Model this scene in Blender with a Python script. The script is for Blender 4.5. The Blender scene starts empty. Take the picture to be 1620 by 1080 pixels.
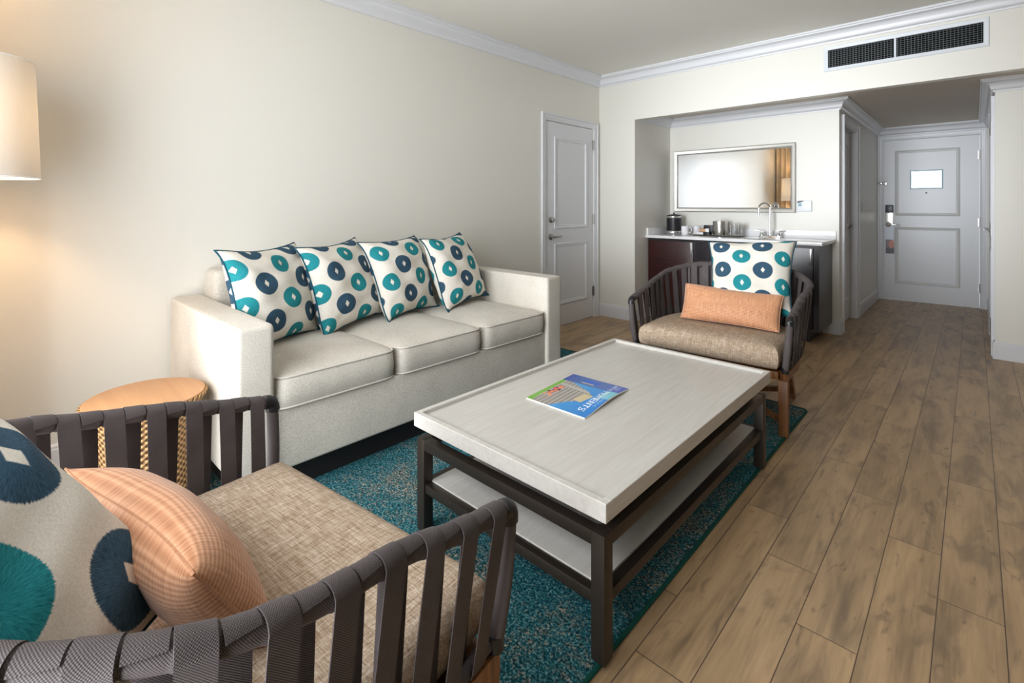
import bpy, bmesh, math, random
from mathutils import Vector, Matrix
random.seed(7)
S = bpy.context.scene
C = S.collection
PI = math.pi
R = math.radians

# ------------------------------------------------------------------ camera
FPX = 779.0
cam = bpy.data.cameras.new('camera')
cam.sensor_fit = 'HORIZONTAL'; cam.sensor_width = 36.0
cam.lens = FPX / 1620 * 36
cam.shift_y = -(540 - 325) / 1620          # vertical lines stay vertical, horizon above the middle
cam.clip_start = 0.02
camo = bpy.data.objects.new('camera', cam); C.objects.link(camo)
camo.location = (0, 0, 1.22)
camo.rotation_euler = (R(90), 0, R(43.2))
S.camera = camo

# ------------------------------------------------------------------ world, exposure
S.view_settings.view_transform = 'Standard'
S.view_settings.look = 'None'
S.view_settings.gamma = 1.0
S.view_settings.exposure = 0.0
S.view_settings.use_curve_mapping = False
S.cycles.use_denoising = True
S.cycles.max_bounces = 12
S.cycles.diffuse_bounces = 8
S.cycles.glossy_bounces = 5
S.cycles.sample_clamp_indirect = 6.0
S.cycles.caustics_reflective = False
S.cycles.caustics_refractive = False
W = bpy.data.worlds.new('world'); S.world = W; W.use_nodes = True
W.node_tree.nodes['Background'].inputs[0].default_value = (0.80, 0.90, 1.0, 1)
W.node_tree.nodes['Background'].inputs[1].default_value = 1.0

def area(name, loc, rot, sx, sy, power, col):
    l = bpy.data.lights.new(name, 'AREA'); l.shape = 'RECTANGLE'; l.size = sx; l.size_y = sy
    l.energy = power; l.color = col
    o = bpy.data.objects.new(name, l); C.objects.link(o); o.location = loc; o.rotation_euler = rot
    return o
# daylight that comes through the big window behind the camera, plus an added beam
wd = area('window_daylight', (-1.30, -0.62, 1.22), (R(90), 0, 0), 2.0, 2.2, 106, (0.95, 0.98, 1.0))
wd.data.spread = R(150)
wb_ = area('added_hall_beam', (-1.30, -0.66, 1.35), (R(92), 0, 0), 1.9, 1.9, 20, (0.90, 0.95, 1.0))  # extra narrow beam, added to brighten the hall door and back wall
wb_.data.spread = R(45)

# ------------------------------------------------------------------ node helpers
def lin(c):
    return tuple(((x/255)/12.92 if x/255 <= 0.04045 else ((x/255+0.055)/1.055)**2.4) for x in c)
class X:
    def __init__(s, nt, k): s.nt = nt; s.k = k
    def _m(s, op, *a):
        n = s.nt.nodes.new('ShaderNodeMath'); n.operation = op
        for i, v in enumerate((s,)+a):
            if isinstance(v, X): s.nt.links.new(v.k, n.inputs[i])
            else: n.inputs[i].default_value = v
        return X(s.nt, n.outputs[0])
    def __add__(s, o): return s._m('ADD', o)
    def __sub__(s, o): return s._m('SUBTRACT', o)
    def __mul__(s, o): return s._m('MULTIPLY', o)
    def __truediv__(s, o): return s._m('DIVIDE', o)
    def floor(s): return s._m('FLOOR')
    def frac(s): return s._m('FRACT')
    def abs(s): return s._m('ABSOLUTE')
    def sin(s): return s._m('SINE')
    def sqrt(s): return s._m('SQRT')
    def mod(s, o): return s._m('FLOORED_MODULO', o)
    def min(s, o): return s._m('MINIMUM', o)
    def max(s, o): return s._m('MAXIMUM', o)
    def lt(s, o): return s._m('LESS_THAN', o)
    def gt(s, o): return s._m('GREATER_THAN', o)
    def pow(s, o): return s._m('POWER', o)
    def atan2(s, o): return s._m('ARCTAN2', o)
    def step(s, a, b):
        n = s.nt.nodes.new('ShaderNodeMapRange'); n.interpolation_type = 'SMOOTHSTEP'
        s.nt.links.new(s.k, n.inputs[0]); n.inputs[1].default_value = a; n.inputs[2].default_value = b
        return X(s.nt, n.outputs[0])
class M:
    def __init__(s, name, col=(0.8, 0.8, 0.8), rough=0.5, metal=0.0, spec=0.5):
        m = bpy.data.materials.new(name); m.use_nodes = True; s.m = m; s.nt = m.node_tree
        s.b = s.nt.nodes['Principled BSDF']; s.set('Base Color', (*col[:3], 1)); s.set('Roughness', rough)
        s.set('Metallic', metal); s.set('Specular IOR Level', spec)
    def set(s, k, v):
        if isinstance(v, X): s.nt.links.new(v.k, s.b.inputs[k])
        else: s.b.inputs[k].default_value = v
    def co(s, kind='Object', scale=(1, 1, 1)):
        if kind == 'World':
            g = s.nt.nodes.new('ShaderNodeNewGeometry').outputs['Position']
        else:
            g = s.nt.nodes.new('ShaderNodeTexCoord').outputs[kind]
        if tuple(scale) == (1, 1, 1): return X(s.nt, g)
        n = s.nt.nodes.new('ShaderNodeMapping'); n.inputs['Scale'].default_value = scale
        s.nt.links.new(g, n.inputs[0]); return X(s.nt, n.outputs[0])
    def xyz(s, v):
        n = s.nt.nodes.new('ShaderNodeSeparateXYZ'); s.nt.links.new(v.k, n.inputs[0])
        return [X(s.nt, n.outputs[i]) for i in range(3)]
    def vec(s, *a):
        n = s.nt.nodes.new('ShaderNodeCombineXYZ')
        for i, v in enumerate(a):
            if isinstance(v, X): s.nt.links.new(v.k, n.inputs[i])
            else: n.inputs[i].default_value = v
        return X(s.nt, n.outputs[0])
    def noise(s, v, scale, detail=4, rough=0.5, dist=0.0):
        n = s.nt.nodes.new('ShaderNodeTexNoise'); s.nt.links.new(v.k, n.inputs['Vector'])
        n.inputs['Scale'].default_value = scale; n.inputs['Detail'].default_value = detail
        n.inputs['Roughness'].default_value = rough; n.inputs['Distortion'].default_value = dist
        return X(s.nt, n.outputs[0])
    def white(s, v):
        n = s.nt.nodes.new('ShaderNodeTexWhiteNoise'); n.noise_dimensions = '3D'
        s.nt.links.new(v.k, n.inputs['Vector']); return X(s.nt, n.outputs[0])
    def ramp(s, f, stops):
        n = s.nt.nodes.new('ShaderNodeValToRGB'); s.nt.links.new(f.k, n.inputs[0])
        e = n.color_ramp.elements
        while len(e) < len(stops): e.new(0.5)
        for i, (p, c) in enumerate(stops): e[i].position = p; e[i].color = (*c[:3], 1)
        return X(s.nt, n.outputs[0])
    def mix(s, f, a, b):
        n = s.nt.nodes.new('ShaderNodeMix'); n.data_type = 'RGBA'
        for i, v in ((0, f), (6, a), (7, b)):
            if isinstance(v, X): s.nt.links.new(v.k, n.inputs[i])
            elif i == 0: n.inputs[i].default_value = v
            else: n.inputs[i].default_value = (*v[:3], 1)
        return X(s.nt, n.outputs[2])
    def bump(s, h, strength=0.3, dist=0.001):
        n = s.nt.nodes.new('ShaderNodeBump'); s.nt.links.new(h.k, n.inputs['Height'])
        n.inputs['Strength'].default_value = strength; n.inputs['Distance'].default_value = dist
        s.nt.links.new(n.outputs[0], s.b.inputs['Normal'])

# ------------------------------------------------------------------ materials
def paint(name, col, rough, spec=0.5):
    m = M(name, lin(col), rough, 0, spec)
    p = m.co('World'); m.bump(m.noise(p, 55, 3), 0.08, 0.002)
    return m.m
WALL = paint('wall_paint', (224, 222, 215), 0.38)
TRIM = paint('trim_paint', (218, 220, 225), 0.35)
CEIL = paint('ceiling_paint', (228, 227, 221), 0.8, 0.2)
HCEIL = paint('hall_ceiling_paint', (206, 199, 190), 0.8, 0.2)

def floor_mat():
    m = M('wood_look_planks', rough=0.42)
    x, y, z = m.xyz(m.co('World'))
    r = (x + 0.529) / 0.1485; row = r.floor(); fx = r.frac()
    t = (y - 1.875 + row * 0.257) / 0.915; idn = t.floor(); ft = t.frac()
    h = m.white(m.vec(row, idn, 0.0)); h2 = m.white(m.vec(idn, row, 5.0))
    dx = fx.min(fx * -1 + 1) * 0.1485; dy = ft.min(ft * -1 + 1) * 0.915
    g = dx.min(dy)
    v = m.vec(x * 9 + h * 37, y * 1.5 + h2 * 53, h * 9)
    big = m.noise(v, 1.0, 3, 0.55, 0.8)
    v2 = m.vec(x * 60 + h * 37, y * 3.0 + h2 * 53, h * 9)
    fine = m.noise(v2, 1.6, 4, 0.6, 0.4)
    v3 = m.vec(x * 16 + h2 * 21, y * 5 + h * 77, 3.0)
    kn = m.noise(v3, 1.0, 2, 0.5, 2.0)
    v4 = m.vec(x * 11 + h2 * 61, y * 2.2 + h * 23, h2 * 5)
    smu = m.noise(v4, 1.0, 3, 0.6, 1.2)
    base = m.ramp(big * 0.7 + fine * 0.3, [(0.30, lin((128, 105, 80))), (0.45, lin((168, 140, 106))), (0.58, lin((190, 158, 120))), (0.75, lin((204, 174, 136)))])
    knc = m.mix(kn.step(0.62, 0.76) * 0.5, base, lin((84, 70, 58)))
    knc = m.mix(smu.step(0.50, 0.72) * 0.55, knc, lin((104, 90, 74)))
    tint = m.mix(h * 0.22, knc, lin((122, 104, 84)))
    col = m.mix(g.step(0.0018, 0.0008), tint, lin((84, 68, 56)))
    m.set('Base Color', col)
    m.set('Roughness', fine * 0.15 + 0.33)
    m.bump(g.step(0.0008, 0.0025) * 1.0 + fine * 0.12, 0.5, 0.001)
    return m.m
FLOOR = floor_mat()

def sofa_mat():
    m = M('sofa_fabric', rough=0.9, spec=0.2)
    p = m.co('Object')
    n = m.noise(p, 260, 3, 0.7); b = m.noise(p, 5, 2)
    m.set('Base Color', m.ramp(n * 0.8 + b * 0.2, [(0.32, lin((160, 152, 142))), (0.5, lin((202, 196, 186))), (0.68, lin((224, 218, 208)))]))
    m.bump(n, 0.7, 0.0015); m.set('Sheen Weight', 0.15)
    return m.m
SOFA = sofa_mat()
PIPE = M('sofa_piping_fabric', lin((205, 199, 190)), 0.9, 0, 0.2).m
def ikat_mat():
    m = M('ikat_print_fabric', rough=0.85, spec=0.2)
    u, v, _ = m.xyz(m.co('UV'))
    px, py = 0.127, 0.187
    a = (u + v * 0.04) / px; col = a.floor(); fu = (a.frac() - 0.5) * px
    b = v / py + col.mod(2.0) * 0.5; rw = b.floor(); fv = (b.frac() - 0.5) * py
    ang = fv.atan2(fu)
    fr = m.noise(m.vec(ang * 7.0, rw, col), 3.0, 3, 0.8)
    k_ = col.mod(2.0) * 0.004 + 0.058
    rr = ((fu / k_) * (fu / k_) + (fv / (k_ * 0.94)) * (fv / (k_ * 0.94))).sqrt() + (fr - 0.5) * 0.19
    dia = fu.abs() / 0.0125 + fv.abs() / 0.019 + (fr - 0.5) * 0.9
    streak = m.noise(m.vec(ang * 9.0, rw * 3.0, rr * 1.5), 4.0, 2, 0.7)
    teal = m.ramp(streak, [(0.3, lin((10, 98, 108))), (0.7, lin((48, 152, 160)))])
    navy = m.ramp(streak, [(0.3, lin((26, 50, 66))), (0.7, lin((66, 98, 122)))])
    ink = m.mix(col.mod(2.0), teal, navy)
    cloth = m.ramp(m.noise(m.co('Object'), 300, 2), [(0.3, lin((212, 206, 195))), (0.7, lin((230, 225, 216)))])
    mask = rr.step(1.0, 0.95) * dia.step(0.92, 1.08)
    m.set('Base Color', m.mix(mask, cloth, ink))
    m.bump(m.noise(m.co('Object'), 420, 2) + m.noise(m.co('Object'), 9, 2) * 3, 0.25, 0.002)
    return m.m
IKAT = ikat_mat()
TEALP = M('teal_piping', lin((30, 78, 96)), 0.8, 0, 0.2).m
def weave_mat(name, c1, c2, c3, su=1.0):
    m = M(name, rough=0.9, spec=0.15)
    x, y, z = m.xyz(m.co('Object'))
    n1 = m.noise(m.vec(x * 22, y * 330, z * 330), 1.0, 3, 0.7)
    n2 = m.noise(m.vec(x * 330, y * 22, z * 22), 1.0, 3, 0.7)
    n3 = m.noise(m.co('Object'), 380, 2)
    f = n1 * 0.42 + n2 * 0.42 + n3 * 0.16
    m.set('Base Color', m.ramp(f, [(0.36, c1), (0.5, c2), (0.63, c3)]))
    m.bump(f, 0.8, 0.0015)
    return m.m
LINEN = weave_mat('linen_weave', lin((122, 98, 76)), lin((172, 151, 130)), lin((210, 196, 180)))
def lumbar_mat():
    m = M('coral_rib_fabric', rough=0.6, spec=0.35)
    u, v, _ = m.xyz(m.co('UV'))
    rib = (v * 760.0).sin() * 0.5 + 0.5
    n = m.noise(m.vec(u * 260, v * 14, 0.0), 1.0, 3, 0.6)
    m.set('Base Color', m.ramp(n * 0.75 + rib * 0.25, [(0.25, lin((160, 104, 70))), (0.5, lin((198, 142, 104))), (0.75, lin((224, 172, 136)))]))
    m.bump(rib * 0.5 + n * 0.5, 0.35, 0.001); m.set('Sheen Weight', 0.2)
    return m.m
LUMB = lumbar_mat()
def strap_mat():
    m = M('grey_webbing', rough=0.7, spec=0.3)
    u, v, _ = m.xyz(m.co('UV'))
    w = (u * 1900.0).sin() * (v * 1900.0).sin()
    n = m.noise(m.co('Object'), 12, 2)
    m.set('Base Color', m.ramp(w * 0.25 + n * 0.4 + 0.3, [(0.25, lin((60, 53, 52))), (0.75, lin((100, 92, 93)))]))
    m.bump(w, 0.35, 0.0008)
    return m.m
STRAP = strap_mat()
def wood_mat(name, c1, c2, axis=0, sc=1.0, rough=0.4, contrast=(0.3, 0.7), spec=0.5):
    m = M(name, rough=rough, spec=spec)
    x, y, z = m.xyz(m.co('Object'))
    s = [70 * sc] * 3; s[axis] = 4 * sc
    n = m.noise(m.vec(x * s[0], y * s[1], z * s[2]), 1.0, 4, 0.6, 0.6)
    m.set('Base Color', m.ramp(n, [(contrast[0], c1), (contrast[1], c2)])); m.bump(n, 0.12, 0.001)
    return m.m
CHWOOD = wood_mat('chair_wood', lin((84, 52, 28)), lin((150, 100, 58)), 2)
MAHOG = wood_mat('dark_mahogany', lin((26, 7, 9)), lin((62, 18, 17)), 0, 1.3, 0.3)
BLACKWOOD = wood_mat('black_stained_wood', lin((20, 16, 20)), lin((44, 38, 44)), 2, 1.0, 0.3)
WASH = wood_mat('whitewashed_wood', lin((188, 184, 178)), lin((204, 201, 196)), 1, 0.9, 0.36, (0.25, 0.75))
DRUMTOP = wood_mat('tan_table_top', lin((176, 134, 96)), lin((188, 146, 106)), 0, 0.3, 0.5)
BRONZE = M('dark_bronze_metal', lin((58, 50, 44)), 0.38, 0.55).m
BLACK = M('black_plastic', lin((24, 24, 28)), 0.4).m
PLINTH = M('black_plinth', lin((22, 20, 22)), 0.7).m
CHROME = M('chrome', (0.85, 0.86, 0.88), 0.12, 1.0).m
STEEL = M('brushed_steel', (0.62, 0.61, 0.58), 0.28, 1.0).m
NICKEL = M('satin_nickel', (0.42, 0.41, 0.40), 0.3, 1.0).m
SILVER = M('silver_frame', (0.72, 0.71, 0.68), 0.3, 0.9).m
MIRROR = M('mirror_glass', (0.93, 0.94, 0.95), 0.01, 1.0).m
QUARTZ = M('white_quartz', lin((232, 232, 234)), 0.15).m
PORC = M('white_porcelain', lin((236, 236, 240)), 0.15).m
WHITEP = M('white_plastic', lin((226, 229, 236)), 0.4).m
TEALPL = M('teal_plastic', lin((120, 160, 168)), 0.4).m
VENTP = M('vent_paint', lin((214, 219, 226)), 0.4).m
VENTD = M('vent_dark', lin((8, 9, 10)), 0.9, 0, 0.1).m
VENTF = M('vent_fin_metal', lin((92, 96, 100)), 0.5, 0.2).m
PAPER = M('white_paper', lin((240, 240, 240)), 0.5).m
AMBER = M('amber_paper', lin((196, 150, 110)), 0.5).m
def glass_mat():
    m = M('clear_glass', (1, 1, 1), 0.02); m.set('Transmission Weight', 1.0); m.set('IOR', 1.3)
    return m.m
GLASS = glass_mat()
def shade_mat():
    m = bpy.data.materials.new('lamp_shade_fabric'); m.use_nodes = True; nt = m.node_tree
    nt.nodes.remove(nt.nodes['Principled BSDF'])
    d = nt.nodes.new('ShaderNodeBsdfDiffuse'); t = nt.nodes.new('ShaderNodeBsdfTranslucent'); x = nt.nodes.new('ShaderNodeMixShader')
    d.inputs[0].default_value = (0.86, 0.84, 0.80, 1); t.inputs[0].default_value = (0.42, 0.42, 0.41, 1); x.inputs[0].default_value = 0.4
    nt.links.new(d.outputs[0], x.inputs[1]); nt.links.new(t.outputs[0], x.inputs[2])
    nt.links.new(x.outputs[0], nt.nodes['Material Output'].inputs[0])
    return m
SHADE = shade_mat()
def rug_mat():
    m = M('teal_rug_pile', rough=0.95, spec=0.1)
    p = m.co('World')
    f = m.noise(p, 130, 3, 0.8); b = m.noise(p, 3.5, 3, 0.6); k = m.noise(p, 60, 2, 0.7)
    c1 = m.ramp(f, [(0.34, lin((10, 46, 54))), (0.47, lin((26, 84, 96))), (0.56, lin((62, 128, 138))), (0.68, lin((140, 180, 182)))])
    c2 = m.ramp(f, [(0.38, lin((22, 40, 42))), (0.5, lin((92, 108, 104))), (0.62, lin((206, 184, 162)))])
    m.set('Base Color', m.mix((k * 0.5 + b * 0.6 - 0.05).step(0.46, 0.64), c1, c2))
    m.bump(f + k, 1.0, 0.008)
    return m.m
RUG = rug_mat()
RUGEDGE = M('rug_binding', lin((14, 72, 64)), 0.8, 0, 0.2).m
DRAPE = M('beige_drape', lin((206, 190, 166)), 0.85, 0, 0.2).m
def rattan_mat():
    m = M('rattan_weave', rough=0.6)
    u, v, _ = m.xyz(m.co('UV'))
    w = (u * 160.0).sin() * (v * 260.0).sin()
    m.set('Base Color', m.ramp(w * 0.5 + 0.5, [(0.2, lin((88, 58, 32))), (0.7, lin((190, 148, 98)))])); m.bump(w, 1.0, 0.004)
    return m.m
RATTAN = rattan_mat()
def print_mat():
    m = M('printed_paper', rough=0.3)
    n = m.nt.nodes.new('ShaderNodeVertexColor'); n.layer_name = 'print'
    m.nt.links.new(n.outputs[0], m.b.inputs['Base Color'])
    return m.m
PRINT = print_mat()

# ------------------------------------------------------------------ mesh helpers
def box(bm, x0, y0, z0, x1, y1, z1, bev=0.0, seg=2, mat=None):
    x0, x1 = min(x0, x1), max(x0, x1); y0, y1 = min(y0, y1), max(y0, y1); z0, z1 = min(z0, z1), max(z0, z1)
    r = bmesh.ops.create_cube(bm, size=1.0)
    vs = r['verts']
    for v in vs:
        v.co = Vector(((x0+x1)/2 + v.co.x*(x1-x0), (y0+y1)/2 + v.co.y*(y1-y0), (z0+z1)/2 + v.co.z*(z1-z0)))
    if bev > 0:
        es = list({e for v in vs for e in v.link_edges})
        rr = bmesh.ops.bevel(bm, geom=es, offset=bev, segments=seg, profile=0.6, affect='EDGES')
        vs = list({v for f in rr['faces'] for v in f.verts} | {v for v in vs if v.is_valid})
    if mat is not None:
        for v in vs: v.co = mat @ v.co
    return vs
def obj(name, bm, mat, parent=None, smooth=False, loc=None):
    bmesh.ops.recalc_face_normals(bm, faces=bm.faces[:])
    me = bpy.data.meshes.new(name); bm.to_mesh(me); bm.free()
    for m in (mat if isinstance(mat, (list, tuple)) else [mat]): me.materials.append(m)
    if smooth:
        for p in me.polygons: p.use_smooth = True
        me.set_sharp_from_angle(angle=R(42))
    o = bpy.data.objects.new(name, me); C.objects.link(o)
    if parent is not None: o.parent = parent
    if loc is not None: o.location = loc
    return o
def bx(name, mat, parent, *a, bev=0.0, seg=2):
    bm = bmesh.new(); box(bm, *a, bev=bev, seg=seg); return obj(name, bm, mat, parent, bev > 0)
def thing(name, label, cat, loc=(0, 0, 0), rotz=0.0, group=None):
    o = bpy.data.objects.new(name, None); o.empty_display_size = 0.1; C.objects.link(o)
    o.location = loc; o.rotation_euler = (0, 0, rotz); return tag(o, label, cat, group)
def tag(o, label, cat, group=None):
    o['label'] = label; o['category'] = cat
    if group: o['group'] = group
    return o
def struct(name, bm, mat, parent=None, smooth=False):
    o = obj(name, bm, mat, parent, smooth)
    if parent is None: o['kind'] = 'structure'
    return o
def sstruct(name, loc=(0, 0, 0)):
    o = bpy.data.objects.new(name, None); C.objects.link(o); o.location = loc; o['kind'] = 'structure'; return o
def catmull(pts, n=6, closed=False):
    P = [Vector(p) for p in pts]; out = []; L = len(P)
    for i in range(L if closed else L-1):
        if closed: a, b, c, d = P[i-1], P[i], P[(i+1) % L], P[(i+2) % L]
        else: a, b, c, d = P[max(i-1, 0)], P[i], P[i+1], P[min(i+2, L-1)]
        for k in range(n):
            t = k/n
            out.append(0.5*((2*b)+(c-a)*t+(2*a-5*b+4*c-d)*t*t+(3*b-a-3*c+d)*t*t*t))
    if not closed: out.append(P[-1])
    return out
def tube(bm, pts, r, n=12, caps=True, closed=False, ref=Vector((0, 0, 1))):
    uvl = bm.loops.layers.uv.verify()
    P = [Vector(p) for p in pts]; L = len(P); rs = r if isinstance(r, (list, tuple)) else [r]*L
    rings = []; s = 0; ss = []
    for i in range(L):
        if closed: t = (P[(i+1) % L]-P[i-1]).normalized()
        else: t = (P[min(i+1, L-1)]-P[max(i-1, 0)]).normalized()
        rf = ref if abs(t.dot(ref)) < 0.95 else Vector((1, 0.1, 0))
        a = t.cross(rf).normalized(); b = t.cross(a).normalized()
        if i: s += (P[i]-P[i-1]).length
        ss.append(s)
        rings.append([bm.verts.new(P[i]+(a*math.cos(2*PI*k/n)+b*math.sin(2*PI*k/n))*rs[i]) for k in range(n)])
    m = L if closed else L-1
    for i in range(m):
        A, B = rings[i], rings[(i+1) % L]
        for k in range(n):
            f = bm.faces.new((A[k], A[(k+1) % n], B[(k+1) % n], B[k]))
            sb = ss[i+1] if i+1 < L else s+0.02
            rr = rs[i]
            for lp, (uu, vv) in zip(f.loops, ((ss[i], k), (ss[i], k+1), (sb, k+1), (sb, k))):
                lp[uvl].uv = (uu, vv*2*PI*rr/n)
    if caps and not closed:
        bm.faces.new(rings[0][::-1]); bm.faces.new(rings[-1])
def lathe(bm, prof, n=32, c=(0, 0, 0), uvs=False):
    uvl = bm.loops.layers.uv.verify() if uvs else None
    rings = []
    for r, z in prof:
        if r < 1e-6: rings.append([bm.verts.new((c[0], c[1], c[2]+z))])
        else: rings.append([bm.verts.new((c[0]+r*math.cos(2*PI*k/n), c[1]+r*math.sin(2*PI*k/n), c[2]+z)) for k in range(n)])
    for i in range(len(rings)-1):
        A, B = rings[i], rings[i+1]
        for k in range(n):
            k2 = (k+1) % n
            if len(A) == 1 and len(B) == 1: continue
            if len(A) == 1: f = bm.faces.new((A[0], B[k2], B[k]))
            elif len(B) == 1: f = bm.faces.new((A[k], A[k2], B[0]))
            else:
                f = bm.faces.new((A[k], A[k2], B[k2], B[k]))
                if uvs:
                    for lp, (kk, zz) in zip(f.loops, ((k, prof[i][1]), (k+1, prof[i][1]), (k+1, prof[i+1][1]), (k, prof[i+1][1]))):
                        lp[uvl].uv = (kk/n*2*PI*0.2, zz)
def sweep_plan(bm, path, prof):
    """prof = (inward offset, z) polyline swept along a plan path whose room side is on the right hand."""
    P = [Vector((p[0], p[1])) for p in path]; rings = []
    for i, p in enumerate(P):
        d = [];
        if i > 0: d.append((p-P[i-1]).normalized())
        if i < len(P)-1: d.append((P[i+1]-p).normalized())
        ns = [Vector((q.y, -q.x)) for q in d]
        n = ns[0] if len(ns) == 1 else (ns[0]+ns[1])/(1+ns[0].dot(ns[1]))
        rings.append([bm.verts.new((p.x+n.x*o, p.y+n.y*o, z)) for o, z in prof])
    k = len(prof)
    for i in range(len(rings)-1):
        for j in range(k):
            bm.faces.new((rings[i][j], rings[i][(j+1) % k], rings[i+1][(j+1) % k], rings[i+1][j]))
    bm.faces.new(rings[0]); bm.faces.new(rings[-1][::-1])
def frame_rect(bm, axis, plane, a0, a1, z0, z1, w, prof, sgn):
    """moulding frame of profile prof=(distance from outer edge, projection) on a wall plane; axis 'x': wall normal along x."""
    def pt(a, z, p): return (plane+sgn*p, a, z) if axis == 'x' else (a, plane+sgn*p, z)
    cs = [(a0, z0, 1, 1), (a1, z0, -1, 1), (a1, z1, -1, -1), (a0, z1, 1, -1)]
    rings = [[bm.verts.new(pt(a+sa*d, z+sz*d, p)) for d, p in prof] for a, z, sa, sz in cs]
    k = len(prof)
    for i in range(4):
        A, B = rings[i], rings[(i+1) % 4]
        for j in range(k-1): bm.faces.new((A[j], A[j+1], B[j+1], B[j]))

# ------------------------------------------------------------------ room shell
XL, YB, YN, YE, XH0, XH1, XR, YF = -3.05, 4.67, 5.50, 8.03, -0.93, 0.12, 3.4, -0.45
ZC, ZH, ZB = 2.64, 2.225, 2.125
bm = bmesh.new(); box(bm, -3.3, YF-0.9, -0.1, XR+0.2, 8.3, 0); struct('floor', bm, FLOOR)
bm = bmesh.new(); box(bm, -3.2, YF-0.1, ZC, XR+0.1, YB+0.1, ZC+0.1); struct('ceiling', bm, CEIL)
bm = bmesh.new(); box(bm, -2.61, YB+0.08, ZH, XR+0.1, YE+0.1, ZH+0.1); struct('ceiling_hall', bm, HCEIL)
bm = bmesh.new()
box(bm, XL-0.1, YF-0.1, 0, XL, 3.725, ZC); box(bm, XL-0.1, 4.55, 0, XL, YB+0.1, ZC); box(bm, XL-0.1, 3.725, 2.055, XL, 4.55, ZC)
struct('wall_left', bm, WALL)
bm = bmesh.new(); box(bm, -3.15, YB, 0, -2.61, YN+0.1, ZC)
box(bm, -2.61, YB, ZB, XR+0.1, YB+0.08, ZC); struct('wall_back', bm, WALL)
bm = bmesh.new(); box(bm, -2.61, YN, 0, XH0, YN+0.1, ZH); struct('wall_niche', bm, WALL)
bm = bmesh.new(); box(bm, XH0-0.1, YN+0.1, 0, XH0, 5.70, ZH); box(bm, XH0-0.1, 6.44, 0, XH0, YE+0.1, ZH); box(bm, XH0-0.1, 5.70, 2.02, XH0, 6.44, ZH)
struct('wall_hall_left', bm, WALL)
bm = bmesh.new(); box(bm, XH1, YN+0.1, 0, XH1+0.1, 5.66, ZH); box(bm, XH1, 6.42, 0, XH1+0.1, YE+0.1, ZH); box(bm, XH1, 5.66, 2.03, XH1+0.1, 6.42, ZH)
struct('wall_hall_right', bm, WALL)
bm = bmesh.new(); box(bm, XH0, YE, 2.063, XH1, YE+0.1, ZH); box(bm, XH0, YE, 0, -0.875, YE+0.1, 2.063); box(bm, 0.045, YE, 0, XH1, YE+0.1, 2.063)
struct('wall_hall_end', bm, WALL)
bm = bmesh.new(); box(bm, XH1, YN, 0, XR+0.1, YN+0.1, ZH); struct('wall_front_right', bm, WALL)
bm = bmesh.new(); box(bm, XR, YF-0.1, 0, XR+0.1, YN, ZC); struct('wall_right', bm, WALL)
bm = bmesh.new(); box(bm, XL, YF-0.1, 0, -2.3, YF, ZC); box(bm, -0.3, YF-0.1, 0, XR, YF, ZC); box(bm, -2.3, YF-0.1, 2.35, -0.3, YF, ZC); box(bm, -2.3, YF-0.1, 0, -0.3, YF, 0.08)
struct('wall_window', bm, WALL)
win = sstruct('window_1', (-1.3, YF-0.05, 0.08))
bm = bmesh.new()
for x in (-0.975, 0, 0.975): box(bm, x-0.025, -0.03, 0, x+0.025, 0.03, 2.27)
for z in (0.025, 2.245): box(bm, -1.0, -0.03, z-0.025, 1.0, 0.03, z+0.025)
obj('window_frame', bm, WHITEP, win)

crown = [(0, 0), (0.012, 0), (0.014, 0.012), (0.022, 0.016), (0.026, 0.024)]
for k in range(8):
    a = k/7*PI/2
    crown.append((0.030+0.042*(1-math.cos(a)), 0.030+0.052*math.sin(a)))
crown += [(0.080, 0.084), (0.084, 0.094), (0.092, 0.096), (0.092, 0.110), (0, 0.110)]
def crownp(z, s=1.0): return [(a*s, z-0.110*s+b*s) for a, b in crown]
bm = bmesh.new(); sweep_plan(bm, [(XL, YF), (XL, YB), (XR, YB)], crownp(ZC)); struct('trim_1', bm, TRIM, smooth=True)
bm = bmesh.new(); sweep_plan(bm, [(-2.61, YB+0.08), (-2.61, YN), (XH0, YN), (XH0, YE), (XH1, YE), (XH1, YN), (XR, YN)], crownp(ZH, 0.92)); struct('trim_2', bm, TRIM, smooth=True)
basep = [(0, 0), (0.014, 0), (0.014, 0.112), (0.011, 0.118), (0.011, 0.128), (0.005, 0.136), (0, 0.136)]
def base(name, path):
    bm = bmesh.new(); sweep_plan(bm, path, basep); struct(name, bm, TRIM)
base('baseboard_left', [(XL, YF), (XL, 3.655)])
base('baseboard_back', [(XL, 4.645), (XL, YB), (-2.61, YB), (-2.61, 4.93)])
base('baseboard_pier', [(-1.06, YN), (XH0, YN), (XH0, 5.625)])
base('baseboard_hall_left', [(XH0, 6.515), (XH0, YE), (-0.94, YE)])
base('baseboard_hall_right', [(XH1, YE), (XH1, 6.50)])
base('baseboard_front_right', [(XH1, 5.585), (XH1, YN), (XR, YN)])
base('baseboard_right', [(XR, YN), (XR, YF)])

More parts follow.
